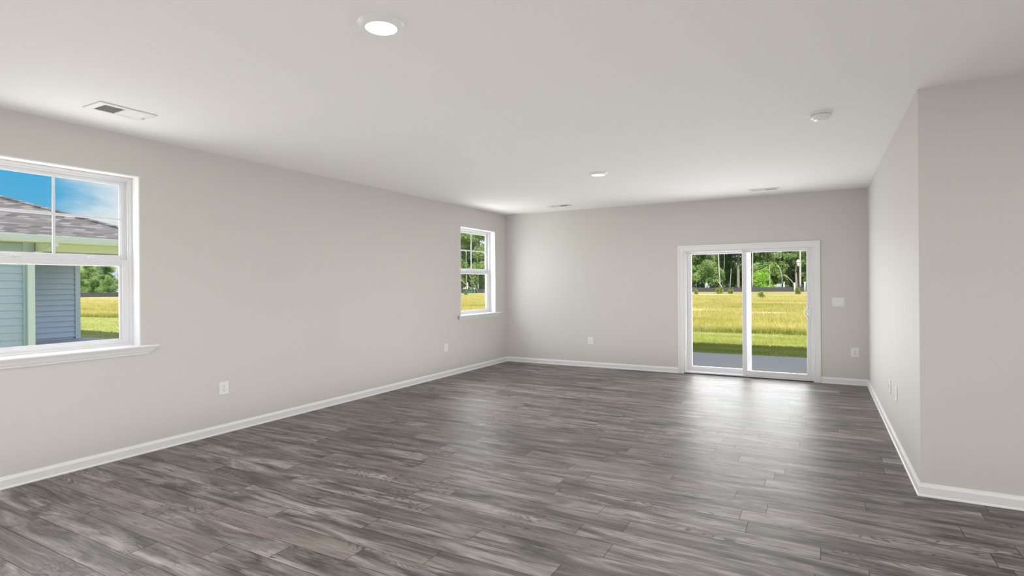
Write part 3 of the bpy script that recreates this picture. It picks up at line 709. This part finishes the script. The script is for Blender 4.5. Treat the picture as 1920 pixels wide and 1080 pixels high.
# azimuth slots (degrees from +y towards -x) that the openings look into, with some margin
def fence_at(azd):
    a = math.radians(azd); d = (-math.sin(a), math.cos(a))
    for (p, q) in zip(FL[:-1], FL[1:]):
        ex, ey_ = q[0]-p[0], q[1]-p[1]; den = d[0]*ey_ - d[1]*ex
        if abs(den) < 1e-9: continue
        t = (p[0]*ey_ - p[1]*ex)/den; s = (p[0]*d[1] - p[1]*d[0])/den
        if t > 0 and -1e-6 <= s <= 1+1e-6: return t, d
    return 105, d
TL = 'leafy green tree in the woods beyond the black fence'
for az0, az1, n in ((-9, 22, 48), (22, 45, 30), (45, 76, 40)):
    for k in range(n):
        az = az0 + (az1-az0)*(k+.5+random.uniform(-.45, .45))/n
        r, d = fence_at(az); off = (5, 11, 18, 27)[k % 4] + random.uniform(-1.5, 2.5)
        s = random.uniform(.85, 1.2)*(1.0 if az < 45 else .48); tr_, cr_ = PROTO[random.choice((0, 1, 2, 3, 4))]
        place('woodland_tree', (('trunk', tr_), ('crown', cr_)), (d[0]*(r+off), d[1]*(r+off), GZ-.05), random.uniform(0, 6.28), (s, s, s*random.uniform(.9, 1.1)), TL, 'tree', 'trees in the woods beyond the fence')
BAZ = math.degrees(math.atan2(-at(1430, 546, 103.2).x, 103.2))
for az0, az1, n in ((-8, 20, 15), (24, 40, 9), (55, 73, 14)):
    for k in range(n):
        az = az0 + (az1-az0)*(k+.5+random.uniform(-.45, .45))/n
        r, d = fence_at(az); off = 4.0 + random.uniform(0, 6)
        if abs(az-BAZ) < 1.6: off += 5
        s = random.uniform(.7, 1.25)
        place('woodland_shrub', (('foliage', random.choice(SHR)),), (d[0]*(r+off), d[1]*(r+off), GZ-.05), random.uniform(0, 6.28), (s, s, s), 'low leafy shrub at the foot of the woods behind the black fence', 'shrub', 'shrubs at the edge of the woods')
# darker weed clumps standing in the field
WEED = [crown_mesh('foliage', [(random.uniform(-.5, .5), random.uniform(-.5, .5), random.uniform(.1, .75), .35, .35, .38) for _ in range(9)], 900, .17, 'weed') for _ in range(2)]
for x, y, h_ in ((-15.0, 80, 1.0), (-12.2, 82, 1.3), (-6.9, 66, .9), (-5.2, 62, 1.0), (-2.5, 82, 1.3), (-13.5, 62, .7), (-52, 74, 1.0), (-48, 72, .9), (-11, 84, 1.0)):
    place('weed_clump', (('foliage', random.choice(WEED)),), (x, y, GZ-.03), random.uniform(0, 6), (h_*.5, h_*.5, h_*.75), 'dark green weed clump standing out of the golden field grass', 'weed clump', 'weed clumps in the field')
for az0, az1, n in ((-8, 20, 20), (23, 43, 14), (52, 74, 16)):
    for k in range(n):
        az = az0 + (az1-az0)*(k+.5+random.uniform(-.4, .4))/n
        r, d = fence_at(az); off = 31 + random.uniform(0, 8); s = random.uniform(1.9, 2.5)*(1.0 if az < 45 else .75)
        place('woodland_shrub', (('foliage', random.choice(SHR)),), (d[0]*(r+off), d[1]*(r+off), GZ-.05), random.uniform(0, 6.28), (s*1.2, s*1.2, s), 'tall dark thicket deep in the woods, between the tree trunks', 'shrub', 'thickets deep in the woods')
# dark woodland floor behind the fence
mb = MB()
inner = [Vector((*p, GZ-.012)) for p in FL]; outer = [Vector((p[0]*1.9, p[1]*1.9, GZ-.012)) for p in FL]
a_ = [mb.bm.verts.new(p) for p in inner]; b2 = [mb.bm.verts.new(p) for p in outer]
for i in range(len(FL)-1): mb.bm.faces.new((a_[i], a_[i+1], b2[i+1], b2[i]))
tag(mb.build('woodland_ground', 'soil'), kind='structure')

# things that stand out at the edge of the woods
def pole(name, p0, p1, r0, r1, material, label, cat, group=None, bend=0.0):
    p0, p1 = at(*p0), at(*p1); p0.z = max(p0.z, GZ-.05) if p0.z > 1.0 else GZ-.05
    mb = MB(); pts = []
    for k in range(7):
        q = p0.lerp(p1, k/6); q.x += bend*math.sin(PI*k/6); pts.append(q)
    mb.tube(pts, [r0+(r1-r0)*k/6 for k in range(7)], 8)
    base = empty(name, p0, label, cat, group)
    mb.build('trunk', material, base, True)
    return base
b1 = pole('dead_tree', (1350.5, 546, 103.6), (1346, 462, 103.6), 0.139, 0.081, 'pale_bark', 'bare pale tree trunk standing straight, seen through the left door panel', 'dead tree')
pole('dead_tree', (1352, 546, 106), (1357, 455, 106), 0.075, 0.037, 'bark', 'thin leaning grey trunk just right of the bare pale trunk', 'dead tree', bend=.3)
pole('fallen_branch', (1359, 545.5, 103.4), (1343, 522, 103.4), 0.104, 0.056, 'pale_bark', 'pale broken branch leaning at the foot of the bare pale trunk', 'branch')
pole('fallen_branch', (1331, 545.5, 103.2), (1322, 522, 103.2), 0.116, 0.099, 'white_pvc', 'short white leaning log behind the fence, left door panel', 'branch')
pole('dead_tree', (1368, 546, 103.8), (1371, 504, 103.8), 0.070, 0.037, 'pale_bark', 'short thin bare stem near the right edge of the left door panel', 'dead tree')
pole('dead_tree', (1500.5, 546, 103.0), (1500, 440, 103.4), 0.174, 0.124, 'pale_bark', 'straight white trunk right beside the lamp post, seen through the right door panel', 'dead tree')
pole('dead_tree', (1411, 546, 103.4), (1411, 440, 103.8), 0.116, 0.081, 'pale_bark', 'pale trunk at the left edge of the right door panel', 'dead tree')
pole('dead_tree', (1443.5, 546, 104.2), (1443, 496, 104.2), 0.099, 0.050, 'pale_bark', 'short pale trunk behind the round bright bush', 'dead tree')
pole('dead_tree', (1462, 540, 104.6), (1459, 497, 104.6), 0.070, 0.043, 'pale_bark', 'crooked pale stem between the bush and the lamp post', 'dead tree', bend=.5)
pole('fallen_branch', (1487, 546, 103.0), (1470, 515, 103.0), 0.081, 0.037, 'pale_bark', 'arched pale branch leaning left of the lamp post', 'branch', bend=.7)
pole('fallen_branch', (897, 541, 86.5), (880, 516, 84.5), 0.064, 0.031, 'pale_bark', 'thin white fallen branch slanting in the far left window, the steeper of two', 'branch')
pole('fallen_branch', (893, 541, 86.0), (863, 524, 83.0), 0.075, 0.043, 'pale_bark', 'thin white fallen branch slanting in the far left window, the flatter of two', 'branch')
pole('dead_tree', (897, 543, 89), (895.5, 480, 89), 0.110, 0.074, 'pale_bark', 'pale trunk standing in the middle of the far left window', 'dead tree')
pole('dead_tree', (875, 543, 89), (874, 470, 89), 0.070, 0.056, 'pale_bark', 'thin pale trunk at the left of the far left window', 'dead tree')
# round bright bush
q = at(1430, 546, 104.9)
place('round_bush', (('foliage', BRT),), (q.x, q.y, GZ-.05), .5, (.85, .85, .90), 'round bright green bush behind the fence, seen through the right door panel', 'bush')
# white marker posts and a green utility box
def marker(px, y, h_, label, lean=0.0):
    q = at(px, 547, y)
    o = empty('marker_post', (q.x, q.y, GZ), label, 'marker post', 'white marker posts')
    mb = MB(); mb.tube([(q.x, q.y, GZ-.03), (q.x+lean, q.y, GZ+h_*.92)], .105, 12); mb.build('pipe', 'white_pvc', o, True)
    mb = MB(); mb.tube([(q.x+lean, q.y, GZ+h_*.90), (q.x+lean*1.08, q.y, GZ+h_)], .125, 12); mb.build('cap', 'white_pvc', o, True)
marker(1323, 101.6, 1.55, 'white marker post behind the fence in the left door panel', .1)
marker(1469, 103.6, 1.60, 'white marker post left of the lamp post, behind the fence', .1)
marker(1490, 100.6, 1.45, 'white marker post right beside the foot of the lamp post')
marker(1509, 100.6, 1.55, 'white marker post at the right edge of the right door panel')
marker(877, 86.5, 1.9, 'tall white marker post seen in the far left window')
marker(889.5, 84.5, .95, 'short white marker post seen in the far left window')
q = at(883.5, 548, 84.5)
o = empty('utility_box', (q.x, q.y, GZ), 'low green utility box between two white posts in the far left window', 'utility box')
mb = MB(); mb.box(q.x-.75, q.x+.75, q.y-.5, q.y+.5, GZ-.02, GZ+.55, .04); mb.build('cabinet', 'utility_green', o)
mb = MB(); mb.box(q.x-.82, q.x+.82, q.y-.56, q.y+.56, GZ+.551, GZ+.72, .05); mb.build('lid', 'utility_green', o)
# street lamp
q = at(1497, 547, 100.2)
o = empty('street_lamp', (q.x, q.y, GZ), 'black street lamp post with white lantern at the far edge of the field', 'street lamp')
mb = MB(); mb.lathe([(.22, GZ-.02), (.22, GZ+.35), (.15, GZ+.5), (.14, GZ+.9), (.095, GZ+1.0), (.085, GZ+3.95), (.13, GZ+4.0), (.13, GZ+4.1)], q.x, q.y, 16); mb.build('post', 'black_metal', o, True)
mb = MB(); mb.lathe([(.13, GZ+4.101), (.20, GZ+4.25), (.30, GZ+4.75), (.32, GZ+4.80)], q.x, q.y, 16); mb.build('lantern', 'white_pvc', o, True)
mb = MB(); mb.lathe([(.36, GZ+4.801), (.30, GZ+4.90), (.12, GZ+5.08), (.04, GZ+5.2)], q.x, q.y, 16); mb.build('lantern_cap', 'white_pvc', o, True)

# ------------------------------------------------------------------ neighbour's house
NX, NY = -15.0, 5.57            # face of the main wall, its rear corner
RX, RY = -19.5, 8.37            # recessed porch wall, its rear corner
BZ = GZ+.06
g = empty('neighbour_house', (-18, 2, GZ), 'pale blue sided house with grey shingled hip roof outside the big window', 'house')
mb = MB(); mb.box(-27, NX, -9, NY, GZ-.05, 2.42); mb.box(-27, RX, NY, RY, GZ-.05, 2.42); mb.build('wall', 'siding', g)
def lap(mb, xface, ya, yb_, za, zb, e=.158):
    z = za
    while z < zb-.01:
        z1 = min(z+e, zb)
        r0 = [(xface, ya, z), (xface+.032, ya, z), (xface+.003, ya, z1), (xface, ya, z1)]
        mb.loft([r0, [(p[0], yb_, p[2]) for p in r0]]); z = z1
mb = MB(); lap(mb, NX+.001, -8.8, NY-.18, GZ, 2.42); lap(mb, RX+.001, NY-.5, RY-.12, BZ+.06, 2.42); mb.build('lap_siding', 'siding', g)
mb = MB(); mb.box(NX+.001, NX+.042, NY-.19, NY+.004, GZ, 2.42, .004); mb.box(NX-.14, NX+.02, NY+.001, NY+.026, GZ, 2.42, .004); mb.build('corner_board', 'house_trim', g)
mb = MB(); mb.box(RX+.001, RX+.042, RY-.13, RY+.004, BZ, 2.42, .004); mb.build('corner_board', 'house_trim', g)
mb = MB(); mb.box(RX+.001, NX+.35, NY+.001, 8.62, GZ-.1, BZ, .01); mb.build('porch_slab', 'concrete', g)
mb = MB(); mb.box(NX-.06, NX+.10, NY+.03, 8.62, 2.245, 2.418, .004); mb.build('porch_beam', 'porch_trim', g)
mb = MB(); mb.box(RX-.2, NX-.07, 8.46, 8.62, 2.31, 2.418, .004); mb.build('porch_beam', 'porch_trim', g)
mb = MB(); mb.box(NX-.10, NX+.08, 8.44, 8.62, BZ, 2.244, .004); mb.build('porch_post', 'house_trim', g)
mb = MB(); mb.box(-27.4, NX+.40, -9.4, 8.66, 2.42, 2.445); mb.build('soffit', 'soffit', g)
# hip roof
ex0, ex1, ey0, ey1, ez, mp = -27.5, NX+.44, -9.5, 8.70, 2.50, .40
half = (ex1-ex0)/2; rz = ez + mp*half; rx = (ex0+ex1)/2
mb = MB(); bm = mb.bm
B_ = [bm.verts.new(p) for p in ((ex0, ey0, 2.446), (ex1, ey0, 2.446), (ex1, ey1, 2.446), (ex0, ey1, 2.446))]
E_ = [bm.verts.new(p) for p in ((ex0, ey0, ez), (ex1, ey0, ez), (ex1, ey1, ez), (ex0, ey1, ez))]
R1 = bm.verts.new((rx, ey0+half, rz)); R2 = bm.verts.new((rx, ey1-half, rz))
bm.faces.new((B_[3], B_[2], B_[1], B_[0]))
for i in range(4): bm.faces.new((B_[i], B_[(i+1) % 4], E_[(i+1) % 4], E_[i]))
bm.faces.new((E_[1], E_[2], R2, R1)); bm.faces.new((E_[3], E_[0], R1, R2)); bm.faces.new((E_[2], E_[3], R2)); bm.faces.new((E_[0], E_[1], R1))
mb.build('roof', 'shingle', g)
mb = MB(); mb.tube([(ex1, ey1, ez+.01), (rx, ey1-half, rz+.01)], .045, 8); mb.build('hip_cap', 'shingle', g)
# gutter: K-style profile along y, and its downspout
gp = [(0, 2.555), (0, 2.415), (.075, 2.415), (.085, 2.44), (.11, 2.48), (.115, 2.55), (.125, 2.553), (.125, 2.562), (.100, 2.562), (.100, 2.50), (.07, 2.44), (.015, 2.44), (.015, 2.555)]
gx = ex1+.002
mb = MB(); mb.loft([[(gx+a, ey0, z) for a, z in gp], [(gx+a, ey1, z) for a, z in gp]]); mb.build('gutter', 'gutter_white', g)
def rect_tube(mb, pts, w, d_):
    rings = []
    for i, p in enumerate(pts):
        rings.append([(p[0]-d_/2, p[1]-w/2, p[2]), (p[0]+d_/2, p[1]-w/2, p[2]), (p[0]+d_/2, p[1]+w/2, p[2]), (p[0]-d_/2, p[1]+w/2, p[2])])
    mb.loft(rings)
mb = MB(); dy = NY-.075
rect_tube(mb, [(gx+.055, dy+.26, 2.414), (gx+.050, dy+.26, 2.34), (gx-.10, dy+.20, 2.26), (NX+.090, dy+.02, 2.19), (NX+.084, dy, 2.12), (NX+.084, dy, GZ+.06)], .125, .078)
mb.build('downspout', 'gutter_white', g)
mb = MB(); mb.tube([(NX+.02, 4.90, .30), (NX+.09, 4.90, .30), (NX+.12, 4.90, .25)], .016, 8); mb.tube([(NX+.07, 4.86, .335), (NX+.07, 4.94, .335)], .012, 8); mb.build('hose_tap', 'chrome', g)
